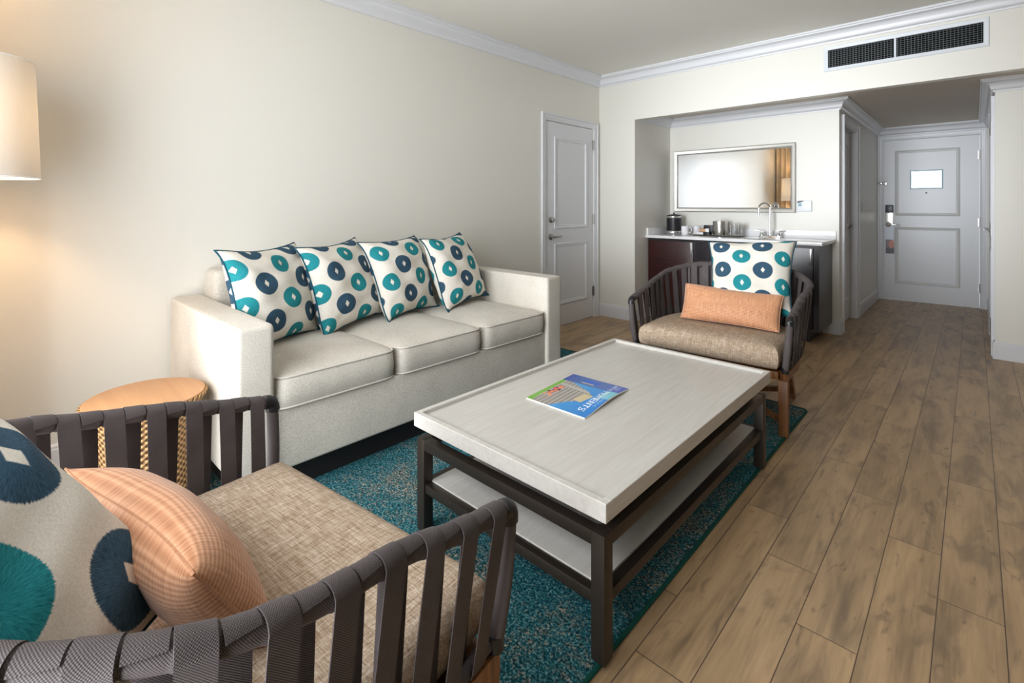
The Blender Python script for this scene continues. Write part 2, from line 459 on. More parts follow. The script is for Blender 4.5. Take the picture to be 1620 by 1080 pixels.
# casing profile: distance from outer edge inward, projection
casp = [(0, 0), (0, 0.022), (0.016, 0.022), (0.020, 0.014), (0.030, 0.012), (0.034, 0.017), (0.050, 0.016), (0.056, 0.011), (0.070, 0.010), (0.073, 0)]
def casing(parent, axis, plane, a0, a1, z1, sgn, w=0.073):
    """three-sided casing around an opening whose outer edges are a0,a1,z1"""
    bm = bmesh.new(); k = w/0.073
    def pt(a, z, p): return (plane+sgn*p, a, z) if axis == 'x' else (a, plane+sgn*p, z)
    cs = [(a0, 0, 1, 0), (a0, z1, 1, -1), (a1, z1, -1, -1), (a1, 0, -1, 0)]
    rings = [[bm.verts.new(pt(a+sa*d*k, z+sz*d*k, p)) for d, p in casp] for a, z, sa, sz in cs]
    for i in range(3):
        for j in range(len(casp)):
            bm.faces.new((rings[i][j], rings[i][(j+1) % len(casp)], rings[i+1][(j+1) % len(casp)], rings[i+1][j]))
    bm.faces.new(rings[0]); bm.faces.new(rings[-1])
    return obj('door_casing', bm, TRIM, parent, True)
mould = [(0, 0), (0.002, 0.010), (0.010, 0.014), (0.018, 0.009), (0.024, 0.007), (0.032, 0.008), (0.036, 0)]
def hinge(parent, axis, plane, a, z, sgn):
    bm = bmesh.new()
    c = (plane+sgn*0.008, a, z) if axis == 'x' else (a, plane+sgn*0.008, z)
    tube(bm, [(c[0], c[1], z-0.055), (c[0], c[1], z+0.055)], 0.008, 10)
    w = 0.016
    if axis == 'x': box(bm, plane, a-w, z-0.05, plane+sgn*0.003, a+w, z+0.05)
    else: box(bm, a-w, plane, z-0.05, a+w, plane+sgn*0.003, z+0.05)
    return obj('hinge', bm, NICKEL, parent, True)
def lever(parent, origin, out, along, mat=NICKEL, name='door_handle'):
    """round rose with a lever pointing along"""
    o = Vector(origin); n = Vector(out); a = Vector(along)
    bm = bmesh.new()
    tube(bm, [o, o+n*0.008, o+n*0.012], [0.032, 0.032, 0.026], 24)
    tube(bm, [o+n*0.012, o+n*0.045], 0.011, 14)
    tube(bm, catmull([o+n*0.045-a*0.012, o+n*0.047, o+n*0.05+a*0.03, o+n*0.048+a*0.075, o+n*0.044+a*0.115], 4), 0.0095, 12)
    return obj(name, bm, mat, parent, True)

# door to the left of the niche, in the left wall
d1 = sstruct('door_1', (XL, 4.14, 0))
def L1(y): return y-4.14
bx('door_leaf', TRIM, d1, -0.045, L1(3.73), 0.008, -0.002, L1(4.545), 2.05)
casing(d1, 'x', 0, L1(3.658), L1(4.625), 2.128, 1)
for z0, z1 in ((0.988, 1.908), (0.22, 0.842)):
    bm = bmesh.new(); frame_rect(bm, 'x', -0.002, L1(3.862), L1(4.43), z0, z1, 0.04, mould, 1); obj('panel_moulding', bm, TRIM, d1, True)
for z in (1.88, 1.07, 0.285): hinge(d1, 'x', 0.0, L1(4.55), z, 1)
lever(d1, (0.0, L1(3.805), 0.912), (1, 0, 0), (0, 1, 0))
bm = bmesh.new(); tube(bm, [(0, L1(3.805), 1.078), (0.012, L1(3.805), 1.078), (0.018, L1(3.805), 1.078)], [0.028, 0.028, 0.020], 24)
box(bm, 0.018, L1(3.805)-0.004, 1.064, 0.034, L1(3.805)+0.004, 1.092, 0.001); obj('deadbolt', bm, NICKEL, d1, True)

# entry door
d2 = sstruct('door_2', (-0.415, YE, 0))
def E1(x): return x+0.415
bx('door_leaf', TRIM, d2, E1(-0.872), 0.004, 0.008, E1(0.042), 0.05, 2.058)
casing(d2, 'y', 0, E1(-0.925), E1(0.108), 2.128, -1, 0.062)
for z0, z1 in ((1.09, 1.925), (0.22, 0.945)):
    bm = bmesh.new(); frame_rect(bm, 'y', 0.004, E1(-0.75), E1(-0.125), z0, z1, 0.04, mould, -1)
    fm = obj('panel_moulding', bm, M('grey_moulding_paint', lin((206, 206, 206)), 0.4).m if z0 > 1 else bpy.data.materials['grey_moulding_paint'], d2, True)
for z in (1.82, 1.02, 0.24): hinge(d2, 'y', 0.0, E1(0.046), z, -1)
bx('evacuation_sign', M('teal_sign_frame', lin((110, 156, 170)), 0.4).m, d2, E1(-0.597), 0.003, 1.428, E1(-0.280), -0.006, 1.664)
bx('sign_sheet', M('acrylic_sheet', lin((240, 242, 246)), 0.06, 0, 0.9).m, d2, E1(-0.583), 0, 1.442, E1(-0.294), -0.0075, 1.650)
bm = bmesh.new(); tube(bm, [(E1(-0.438), 0.003, 1.378), (E1(-0.438), -0.006, 1.378)], 0.010, 14); obj('peephole', bm, BLACK, d2, True)
bx('lock_plate', SILVER, d2, E1(-0.845), 0.004, 0.86, E1(-0.765), -0.012, 1.225, bev=0.006)
bx('card_reader', M('dark_reader', lin((62, 66, 78)), 0.35).m, d2, E1(-0.847), -0.010, 1.125, E1(-0.763), -0.034, 1.228, bev=0.01)
lever(d2, (E1(-0.815), -0.012, 0.973), (0, -1, 0), (1, 0, 0), CHROME)
# swing-bar guard on the casing
bm = bmesh.new(); box(bm, E1(-0.868), 0, 1.485, E1(-0.83), -0.012, 1.535, 0.003); tube(bm, [(E1(-0.85), -0.012, 1.51), (E1(-0.85), -0.04, 1.51)], 0.008, 10)
tube(bm, [(E1(-0.89), -0.03, 1.50), (E1(-0.89), -0.03, 1.52)], 0.014, 10)
tube(bm, catmull([(E1(-0.93), -0.045, 1.502), (E1(-0.85), -0.05, 1.500), (E1(-0.845), -0.05, 1.51), (E1(-0.85), -0.05, 1.52), (E1(-0.93), -0.045, 1.518)], 4), 0.004, 8)
obj('guard_latch', bm, CHROME, d2, True)

# hall doors
d3 = sstruct('door_3', (XH0, 6.07, 0))
bx('door_leaf', TRIM, d3, -0.098, -0.353, 0.008, -0.06, 0.353, 2.0)
casing(d3, 'x', 0, -0.443, 0.443, 2.095, 1)
bm = bmesh.new()
box(bm, -0.10, -0.372, 0, 0.001, -0.355, 2.02); box(bm, -0.10, 0.355, 0, 0.001, 0.372, 2.02); box(bm, -0.1, -0.355, 2.002, 0.001, 0.355, 2.022); obj('door_jamb', bm, TRIM, d3)
for z0, z1 in ((0.99, 1.90), (0.22, 0.84)):
    bm = bmesh.new(); frame_rect(bm, 'x', -0.06, -0.25, 0.25, z0, z1, 0.04, mould, 1); obj('panel_moulding', bm, TRIM, d3, True)
lever(d3, (-0.06, 0.30, 1.0), (1, 0, 0), (0, -1, 0))
d4 = sstruct('door_4', (XH1, 6.04, 0))
bx('door_leaf', TRIM, d4, -0.012, -0.375, 0.01, 0.03, 0.375, 2.025)
casing(d4, 'x', 0, -0.458, 0.458, 2.108, -1)
for z in (1.85, 1.02, 0.24): hinge(d4, 'x', -0.012, -0.378, z, -1)
lever(d4, (-0.012, 0.32, 1.0), (-1, 0, 0), (0, -1, 0))
for z0, z1 in ((0.99, 1.90), (0.22, 0.84)):
    bm = bmesh.new(); frame_rect(bm, 'x', -0.012, -0.25, 0.25, z0, z1, 0.04, mould, -1); obj('panel_moulding', bm, TRIM, d4, True)

# ------------------------------------------------------------------ fixtures on the walls
t = thing('air_vent', 'long white air conditioning grille high on the wall above the hallway opening', 'vent', (-0.41, YB, 2.405))
bm = bmesh.new(); frame_rect(bm, 'y', 0, -0.484, 0.484, -0.1, 0.1, 0.03, [(0, 0), (0, 0.008), (0.004, 0.012), (0.028, 0.009), (0.030, 0)], -1)
obj('frame', bm, VENTP, t)
bx('backing', VENTD, t, -0.455, -0.001, -0.071, 0.455, -0.002, 0.071)
bm = bmesh.new()
for i in range(46): x = -0.445+i*0.0198; box(bm, x-0.0012, -0.010, -0.070, x+0.0012, -0.0035, 0.070)
for i in range(9): z = -0.06+i*0.015; box(bm, -0.454, -0.0055, z-0.0012, 0.454, -0.003, z+0.0012)
obj('fins', bm, VENTF, t)
bx('divider', VENTP, t, -0.03, -0.012, -0.071, -0.018, -0.003, 0.071)

t = thing('wall_mirror', 'wide landscape mirror with silver frame above the wet bar', 'mirror', (-1.923, YN, 1.498))
bm = bmesh.new(); frame_rect(bm, 'y', 0, -0.633, 0.633, -0.349, 0.349, 0.05, [(0, 0), (0, 0.022), (0.008, 0.027), (0.028, 0.022), (0.036, 0.018), (0.038, 0.021), (0.046, 0.016), (0.050, 0.006)], -1)
obj('mirror_frame', bm, SILVER, t, True)
bx('mirror_glass', MIRROR, t, -0.585, -0.001, -0.301, 0.585, -0.009, 0.301)
t = thing('thermostat', 'white thermostat with a small teal screen right of the silver mirror', 'thermostat', (-1.215, YN, 1.215))
bx('body', WHITEP, t, -0.063, -0.001, -0.055, 0.063, -0.025, 0.055, bev=0.008)
bx('screen', TEALPL, t, -0.052, -0.022, -0.003, -0.022, -0.0265, 0.028)
bm = bmesh.new()
vs = [bm.verts.new((x, -0.0262, z)) for x, z in ((-0.061, 0.030), (-0.061, 0.044), (-0.045, 0.050), (0.0, 0.053), (-0.01, 0.045), (-0.035, 0.035))]
r = bmesh.ops.extrude_face_region(bm, geom=[bm.faces.new(vs)])
for v in r['geom']:
    if isinstance(v, bmesh.types.BMVert): v.co.y -= 0.002
obj('dark_mark', bm, BLACK, t)
t = thing('light_switch', 'small white rocker switch on the hall wall left of the entry door', 'switch', (XH0, 6.83, 1.2))
bx('switch_plate', WHITEP, t, 0, -0.036, -0.058, 0.006, 0.036, 0.058, bev=0.002); bx('rocker', PORC, t, 0.004, -0.016, -0.032, 0.010, 0.016, 0.032, bev=0.002)

# ------------------------------------------------------------------ generic helpers for soft things
def grid_mesh(name, nx, ny, fn, mat, parent=None, uvf=None):
    """closed two-sided cushion surface: fn(u,v,side)->Vector, u,v in -1..1"""
    bm = bmesh.new(); uvl = bm.loops.layers.uv.verify()
    def g(i, j): return (-1+2*i/nx, -1+2*j/ny)
    top, bot = {}, {}
    for i in range(nx+1):
        for j in range(ny+1):
            u, v = g(i, j); top[i, j] = bm.verts.new(fn(u, v, 1))
            edge = i in (0, nx) or j in (0, ny)
            bot[i, j] = top[i, j] if edge else bm.verts.new(fn(u, v, -1))
    for i in range(nx):
        for j in range(ny):
            for d, flip in ((top, False), (bot, True)):
                q = [(i, j), (i+1, j), (i+1, j+1), (i, j+1)]
                if flip: q = q[::-1]
                f = bm.faces.new([d[k] for k in q]); f.smooth = True
                for lp, k in zip(f.loops, q): lp[uvl].uv = uvf(*g(*k), -1 if flip else 1)
    me = bpy.data.meshes.new(name); bm.to_mesh(me); bm.free(); me.materials.append(mat)
    o = bpy.data.objects.new(name, me); C.objects.link(o)
    if parent: o.parent = parent
    return o
def pillow(name, label, cat, loc, yaw, tilt, roll, hw, hh, T, mat, piping=None, seed=0, uvo=(0, 0), pinch=0.11, group=None, ear=0.03, wr_=1.0, uvs=1.0, uvr=False, taper=0.0, seam=False):
    """local frame: x width, z height, front towards -y"""
    rnd = random.Random(seed)
    ph = [rnd.uniform(0, 6.28) for _ in range(8)]
    def shape(u, v):
        x = hw*u*(1-pinch*(1-v*v)**0.9*abs(u)**3)*(1-taper*(1-v)/2)
        z = hh*v*(1-pinch*1.1*(1-u*u)**0.9*abs(v)**3)
        return x, z
    def fn(u, v, s):
        x, z = shape(u, v)
        b = max(0, (1-abs(u)**2.6)*(1-abs(v)**2.6))**0.55
        wr = wr_*0.004*math.sin(9*u+ph[0]+3*v)*b + wr_*0.003*math.sin(13*v+ph[1]-4*u)*b
        # creases running from the corners
        cr = wr_*0.005*math.sin(16*(abs(u)-abs(v))+ph[2])*max(0, abs(u*v))*b
        y = -s*(T*b+wr+cr) + 0.015*math.sin(2*u+ph[3])*v
        # corners flick out
        y += ear*(abs(u)**6*abs(v)**6)*(1 if v > 0 else -1)
        return Vector((x, y, z))
    def uvf(u, v, s):
        a, b = hw*u*s*uvs+(0.4 if s < 0 else 0), hh*v*uvs
        if uvr: a, b = b, a
        return (a+uvo[0], b+uvo[1])
    o = bpy.data.objects.new(name, None); C.objects.link(o)
    tag(o, label, cat, group)
    o.matrix_world = Matrix.Translation(loc) @ Matrix.Rotation(R(yaw), 4, 'Z') @ Matrix.Rotation(R(-tilt), 4, 'X') @ Matrix.Rotation(R(roll), 4, 'Y')
    grid_mesh('cover', 40, 40, fn, mat, o, uvf)
    if piping:
        pts = []
        for k in range(40): pts.append(fn(-1+2*k/40, -1, 1))
        for k in range(40): pts.append(fn(1, -1+2*k/40, 1))
        for k in range(40): pts.append(fn(1-2*k/40, 1, 1))
        for k in range(40): pts.append(fn(-1, 1-2*k/40, 1))
        bm = bmesh.new(); tube(bm, pts, 0.0042, 8, closed=True, ref=Vector((0, 1, 0.01))); obj('piping', bm, piping, o, True)
    elif seam:
        pts = [fn(-1+2*k/40, -1, 1) for k in range(40)]+[fn(1, -1+2*k/40, 1) for k in range(40)]+[fn(1-2*k/40, 1, 1) for k in range(40)]+[fn(-1, 1-2*k/40, 1) for k in range(40)]
        bm = bmesh.new(); tube(bm, pts, 0.0022, 6, closed=True, ref=Vector((0, 1, 0.01))); obj('seam', bm, mat, o, True)
    return o
def slab(bm, outline, prof):
    """outline: plan points; prof: list of (inset, z). closed solid with a smooth crown"""
    P = [Vector((p[0], p[1])) for p in outline]; n = len(P)
    x0, x1 = min(p.x for p in P), max(p.x for p in P); y0, y1 = min(p.y for p in P), max(p.y for p in P)
    cx_, cy_, hx, hy = (x0+x1)/2, (y0+y1)/2, (x1-x0)/2, (y1-y0)/2
    rings = []
    for ins, z in prof: rings.append([bm.verts.new((cx_+(p.x-cx_)*(1-ins/hx), cy_+(p.y-cy_)*(1-ins/hy), z)) for p in P])
    for a in range(len(rings)-1):
        for i in range(n): bm.faces.new((rings[a][i], rings[a][(i+1) % n], rings[a+1][(i+1) % n], rings[a+1][i]))
    for rg, fl in ((rings[0], True), (rings[-1], False)):
        c = bm.verts.new((cx_, cy_, rg[0].co.z))
        for i in range(n): bm.faces.new((rg[i], rg[(i+1) % n], c))

# ------------------------------------------------------------------ rug
rug = thing('area_rug', 'speckled teal area rug with dark green bound edge under the coffee table', 'rug', (-1.83, 1.72, 0))
def rr_outline(x0, y0, x1, y1, r, n=6):
    out = []
    for cx, cy, a0 in ((x1-r, y1-r, 0), (x0+r, y1-r, 90), (x0+r, y0+r, 180), (x1-r, y0+r, 270)):
        for k in range(n+1):
            a = R(a0+90*k/n); out.append((cx+r*math.cos(a), cy+r*math.sin(a)))
    return out
ol = rr_outline(-1.105, -1.57, 1.108, 1.61, 0.03)
bm = bmesh.new(); slab(bm, ol, [(0.002, 0.001), (0.002, 0.008), (0.012, 0.013), (0.02, 0.014)]); obj('pile', bm, RUG, rug, True)
bm = bmesh.new(); tube(bm, [(x, y, 0.007) for x, y in ol], 0.0065, 8, closed=True); obj('binding', bm, RUGEDGE, rug, True)

# ------------------------------------------------------------------ sofa
SZ = 0.014
sofa = thing('sofa', 'long light grey three-seat sofa with square arms against the left wall', 'sofa', (-2.54, 1.652, SZ))
sofa.location.z = 0
def sb(name, mat, *a, bev=0.0, seg=3):
    a = (a[0]+2.54, a[1]-1.652, a[2], a[3]+2.54, a[4]-1.652, a[5])
    return bx(name, mat, sofa, *a, bev=bev, seg=seg)
sb('plinth', PLINTH, -2.98, 0.70, 0.014, -2.13, 2.60, 0.14)
sb('base', SOFA, -3.0, 0.785, 0.135, -2.062, 2.515, 0.385, bev=0.012)
sb('backrest', SOFA, -3.035, 0.795, 0.13, -2.83, 2.505, 0.885, bev=0.04, seg=5)
for y0, y1 in ((0.645, 0.787), (2.513, 2.662)):
    sb('arm', SOFA, -3.035, y0, 0.135, -2.04, y1, 0.745, bev=0.022, seg=5)
    bm = bmesh.new()
    for y in (y0+0.006, y1-0.006):
        tube(bm, [(-2.048+2.54, y-1.652, 0.14), (-2.048+2.54, y-1.652, 0.715), (-2.053+2.54, y-1.652, 0.733), (-2.07+2.54, y-1.652, 0.740), (-3.02+2.54, y-1.652, 0.740)], 0.0035, 8)
    obj('arm_piping', bm, PIPE, sofa, True)
for i, (y0, y1) in enumerate(((0.792, 1.368), (1.372, 1.943), (1.947, 2.510))):
    c = Vector((-2.45+2.54, (y0+y1)/2-1.652)); hx, hy = 0.405, (y1-y0)/2
    out = []
    for k in range(96):
        a = 2*PI*k/96; ca, sa = math.cos(a), math.sin(a); e = 0.16
        out.append((c.x+hx*math.copysign(abs(ca)**e, ca)*1.0, c.y+hy*math.copysign(abs(sa)**e, sa)))
    bm = bmesh.new()
    slab(bm, out, [(0.02, 0.387), (0.006, 0.392), (0.0, 0.40), (-0.004, 0.45), (0.0, 0.505), (0.006, 0.516), (0.02, 0.524), (0.06, 0.534), (0.12, 0.541), (0.2, 0.545)])
    cu = obj('seat_cushion', bm, SOFA, sofa, True)
    for z in (0.517, 0.392):
        bm = bmesh.new(); tube(bm, [((x-c.x)*0.995+c.x, (y-c.y)*0.995+c.y, z) for x, y in out], 0.0042, 8, closed=True); obj('piping', bm, PIPE, cu, True)

PG = 'patterned pillows on the sofa'
pillow('throw_pillow', 'teal and navy dotted cream pillow nearest the left sofa arm', 'pillow', (-2.585, 0.985, 0.775), 116, 16, 0, 0.255, 0.255, 0.098, IKAT, TEALP, 1, (0.30, -0.05), group=PG)
pillow('throw_pillow', 'dotted cream pillow second from the left sofa arm, overlapping the leftmost one', 'pillow', (-2.645, 1.40, 0.775), 110, 19, -4, 0.255, 0.255, 0.098, IKAT, TEALP, 2, (0.31, -0.07), group=PG)
pillow('throw_pillow', 'dotted cream pillow in the middle of the sofa, third from the left arm', 'pillow', (-2.655, 1.80, 0.775), 105, 19, -1, 0.255, 0.255, 0.098, IKAT, TEALP, 3, (0.25, -0.06), group=PG)
pillow('throw_pillow', 'dotted cream pillow closest to the right sofa arm and the panelled door', 'pillow', (-2.625, 2.22, 0.78), 106, 21, -3, 0.255, 0.255, 0.098, IKAT, TEALP, 4, (0.24, -0.10), group=PG)

# ------------------------------------------------------------------ coffee table
ct = thing('coffee_table', 'large rectangular coffee table, whitewashed tray top on a dark bronze frame', 'table', (-1.115, 1.79, 0))
def cx(name, mat, *a, bev=0.0):
    a = (a[0]+1.115, a[1]-1.79, a[2], a[3]+1.115, a[4]-1.79, a[5]); return bx(name, mat, ct, *a, bev=bev)
TX0, TX1, TY0, TY1 = -1.533, -0.695, 1.095, 2.505
bm = bmesh.new()
def tp(*a, **k): box(bm, a[0]+1.115, a[1]-1.79, a[2], a[3]+1.115, a[4]-1.79, a[5], **k)
tp(TX0+0.02, TY0+0.02, 0.398, TX1-0.02, TY1-0.02, 0.432)
obj('table_top', bm, WASH, ct)
bm = bmesh.new()
w = 0.022
for a in ((TX0, TY0, TX1, TY0+w), (TX0, TY1-w, TX1, TY1), (TX0, TY0+w, TX0+w, TY1-w), (TX1-w, TY0+w, TX1, TY1-w)):
    tp(a[0], a[1], 0.394, a[2], a[3], 0.446, bev=0.0015, seg=1)
obj('tray_rim', bm, WASH, ct)
cx('riser', WASH, TX0+0.045, TY0+0.045, 0.38, TX1-0.045, TY1-0.045, 0.398)
cx('gap_shade_block', BRONZE, TX0+0.06, TY0+0.06, 0.352, TX1-0.06, TY1-0.06, 0.381)  # dark block standing in for the shade in the gap below the top
LX0, LX1, LY0, LY1, LW = -1.520, -0.703, 1.10, 2.467, 0.042
for x in (LX0, LX1-LW):
    for y in (LY0, LY1-LW): cx('leg', BRONZE, x, y, 0.014, x+LW, y+LW, 0.355, bev=0.002)
for z0, z1, nm in ((0.318, 0.355, 'top_rail'), (0.158, 0.190, 'shelf_rail')):
    d = 0.0 if nm == 'top_rail' else 0.006
    cx(nm, BRONZE, LX0+LW, LY0+d, z0, LX1-LW, LY0+0.036, z1, bev=0.0015); cx(nm, BRONZE, LX0+LW, LY1-0.036, z0, LX1-LW, LY1-d, z1, bev=0.0015)
    cx(nm, BRONZE, LX0+d, LY0+LW, z0, LX0+0.036, LY1-LW, z1, bev=0.0015); cx(nm, BRONZE, LX1-0.036, LY0+LW, z0, LX1-d, LY1-LW, z1, bev=0.0015)
cx('shelf', WASH, LX0+0.038, LY0+0.038, 0.168, LX1-0.038, LY1-0.038, 0.194)

# ------------------------------------------------------------------ magazine
GL = {'M': '10001 11011 10101 10101 10001 10001 10001', 'O': '01110 10001 10001 10001 10001 10001 01110', 'E': '11111 10000 10000 11110 10000 10000 11111',
      'N': '10001 11001 11001 10101 10011 10011 10001', 'T': '11111 00100 00100 00100 00100 00100 00100', 'S': '01111 10000 10000 01110 00001 00001 11110',
      'G': '01110 10001 10000 10111 10001 10001 01110', 'R': '11110 10001 10001 11110 10100 10010 10001', 'A': '01110 10001 10001 11111 10001 10001 10001',
      'I': '111 010 010 010 010 010 111', 'Z': '11111 00001 00010 00100 01000 10000 11111', 'V': '10001 10001 10001 10001 01010 01010 00100'}
def text_hit(txt, u, v, u0, v0, h, w):
    if not (v0 <= v <= v0+h and u0 <= u): return False
    k = (u-u0)/w; i = int(k)
    if i >= len(txt) or txt[i] not in GL: return False
    rows = GL[txt[i]].split(); n = len(rows[0]); f = (k-i)/0.84
    if f >= 1: return False
    return rows[min(6, int((1-(v-v0)/h)*7))][min(n-1, int(f*n))] == '1'
def inpoly(x, y, P):
    c = False; j = len(P)-1
    for i in range(len(P)):
        if (P[i][1] > y) != (P[j][1] > y) and x < (P[j][0]-P[i][0])*(y-P[i][1])/(P[j][1]-P[i][1])+P[i][0]: c = not c
        j = i
    return c
rn = random.Random(3)
blobs = [(rn.uniform(0.46, 0.80), rn.uniform(0.10, 0.20), rn.uniform(0.02, 0.035), rn.choice([(236, 120, 90), (240, 150, 100), (230, 90, 110), (60, 34, 28), (214, 130, 96)])) for _ in range(26)]
def cover_col(u, v):
    if u < 0.25:   # dark blue side strip
        c = (48+60*v*(1-v)*2, 74+70*v*(1-v)*2, 160+20*v)
        if 0.07 < u < 0.17 and 0.30 < v < 0.58: c = (40, 96, 196)
        if 0.17 <= u < 0.19 and 0.30 < v < 0.52: c = (232, 206, 110)
        if text_hit('GNAZNEVI', u, v, 0.035, 0.80, 0.055, 0.026): c = (220, 226, 246)
        if text_hit('STENZITS', u, v, 0.04, 0.88, 0.03, 0.018): c = (190, 200, 236)
        return c
    c = (90-50*v, 176-50*v, 226-20*v)
    if v > 0.82 and u < 0.5: c = (120, 196, 214)
    if v < 0.10+0.05*(u < 0.4): c = (118, 176, 62)
    if inpoly(u, v, [(0.2, 0.07), (0.40, 0.60), (0.50, 0.74), (0.68, 0.68), (0.80, 0.52), (1.0, 0.38), (1.0, 0.10), (0.8, 0.08)]):
        s = 152+22*math.sin(v*90)+rn.uniform(-18, 18); c = (s+6, s, s-6)
        if abs((u-0.42)-(v-0.6)*0.1) < 0.03: c = (184, 180, 172)
    if inpoly(u, v, [(0.48, 0.60), (0.50, 0.76), (0.72, 0.70), (0.70, 0.56)]): c = (206, 190, 150)
    for bu, bv, br, bc in blobs:
        if (u-bu)**2+(v-bv)**2 < br*br: c = bc
    if text_hit('MOMENTS', u, v, 0.28, 0.78, 0.10, 0.088): c = (244, 248, 255)
    if text_hit('GRATOS', u, v, 0.40, 0.905, 0.035, 0.055): c = (170, 206, 236)
    return c
mg = thing('magazine', 'glossy blue MOMENTS magazine with a stone pyramid cover lying on the coffee table', 'magazine', (-1.20, 1.69, 0.432))
MC = {(0, 0): Vector((-1.358, 1.862, 0)), (1, 0): Vector((-1.33, 1.502, 0)), (1, 1): Vector((-1.046, 1.505, 0)), (0, 1): Vector((-1.077, 1.873, 0))}
def mpos(u, v, k):
    p = (MC[0, 0]*(1-u)+MC[1, 0]*u)*(1-v)+(MC[0, 1]*(1-u)+MC[1, 1]*u)*v
    curl = 0.010*v**3*max(0, math.sin(PI*min(1, max(0, u*1.15))))
    return Vector((p.x+1.20, p.y-1.69, 0.0005+k*0.006+curl))
bm = bmesh.new(); NU, NV = 170, 150
vv = [[bm.verts.new(mpos(i/NU, j/NV, 1.0)) for j in range(NV+1)] for i in range(NU+1)]
cl = bm.loops.layers.float_color.new('print')
for i in range(NU):
    for j in range(NV):
        f = bm.faces.new((vv[i][j], vv[i][j+1], vv[i+1][j+1], vv[i+1][j])); c = lin(cover_col((i+0.5)/NU, (j+0.5)/NV))
        for lp in f.loops: lp[cl] = (*c, 1)
obj('front_cover', bm, PRINT, mg, True)
bm = bmesh.new(); n = 24
tv = [[bm.verts.new(mpos(i/n, j/n, 0.97)) for j in range(n+1)] for i in range(n+1)]
bv = [[bm.verts.new(mpos(i/n, j/n, 0.97)-Vector((0, 0, 0.0055))) for j in range(n+1)] for i in range(n+1)]
for i in range(n):
    for j in range(n):
        bm.faces.new((tv[i][j], tv[i+1][j], tv[i+1][j+1], tv[i][j+1])); bm.faces.new((bv[i][j], bv[i][j+1], bv[i+1][j+1], bv[i+1][j]))
for i in range(n):
    for A, B, s in ((tv, bv, 0), (tv, bv, n)):
        bm.faces.new((A[i][s], A[i+1][s], B[i+1][s], B[i][s])); bm.faces.new((A[s][i], A[s][i+1], B[s][i+1], B[s][i]))
obj('pages', bm, PAPER, mg)

# ------------------------------------------------------------------ woven tub chairs
RAIL = [(.445, .022, .628), (.447, -.118, .657), (.446, -.247, .691), (.452, -.401, .718), (.434, -.535, .752), (.325, -.685, .787), (.175, -.718, .803), (0, -.735, .815)]
RAIL = RAIL+[(-x, y, z) for x, y, z in RAIL[-2::-1]]
BASE = [(.415, .012, .362), (.420, -.12, .36), (.420, -.25, .36), (.416, -.39, .36), (.388, -.51, .36), (.29, -.615, .36), (.155, -.655, .36), (0, -.67, .36)]
BASE = BASE+[(-x, y, z) for x, y, z in BASE[-2::-1]]
NS = 16
RC = catmull(RAIL, NS); BC = catmull(BASE, NS)
RA = [0.0]
for i in range(1, len(RC)): RA.append(RA[-1]+(RC[i]-RC[i-1]).length)
def rat(s):
    s = max(0, min(RA[-1]-1e-6, s))
    i = max(k for k in range(len(RA)) if RA[k] <= s); i = min(i, len(RC)-2)
    f = (s-RA[i])/(RA[i+1]-RA[i]); t = (RC[i+1]-RC[i]); t.z = 0
    n = Vector((t.y, -t.x, 0)).normalized()
    if n.dot(Vector((RC[i].x, RC[i].y+0.3, 0))) < 0: n = -n
    return RC[i].lerp(RC[i+1], f), BC[i].lerp(BC[i+1], f), n, (RC[i+1]-RC[i]).normalized(), (BC[i+1]-BC[i]).normalized()
def ribbon(bm, pts, tang, w, th):
    uvl = bm.loops.layers.uv.verify(); L = len(pts); rings = []; s = [0]
    for i in range(L):
        d = (pts[min(i+1, L-1)]-pts[max(i-1, 0)]).normalized()
        a = (tang[i]-d*tang[i].dot(d)).normalized(); nn = d.cross(a).normalized()
        rings.append([bm.verts.new(pts[i]+a*sx*w/2+nn*sy*th/2) for sx, sy in ((-1, -1), (1, -1), (1, 1), (-1, 1))])
        if i: s.append(s[-1]+(pts[i]-pts[i-1]).length)
    q = (0, w, w+th, 2*w+th, 2*w+2*th)
    for i in range(L-1):
        for k in range(4):
            f = bm.faces.new((rings[i][k], rings[i][(k+1) % 4], rings[i+1][(k+1) % 4], rings[i+1][k]))
            for lp, c in zip(f.loops, ((s[i], q[k]), (s[i], q[k+1]), (s[i+1], q[k+1]), (s[i+1], q[k]))): lp[uvl].uv = c
    bm.faces.new(rings[0]); bm.faces.new(rings[-1][::-1])
RR, RB = 0.0175, 0.013
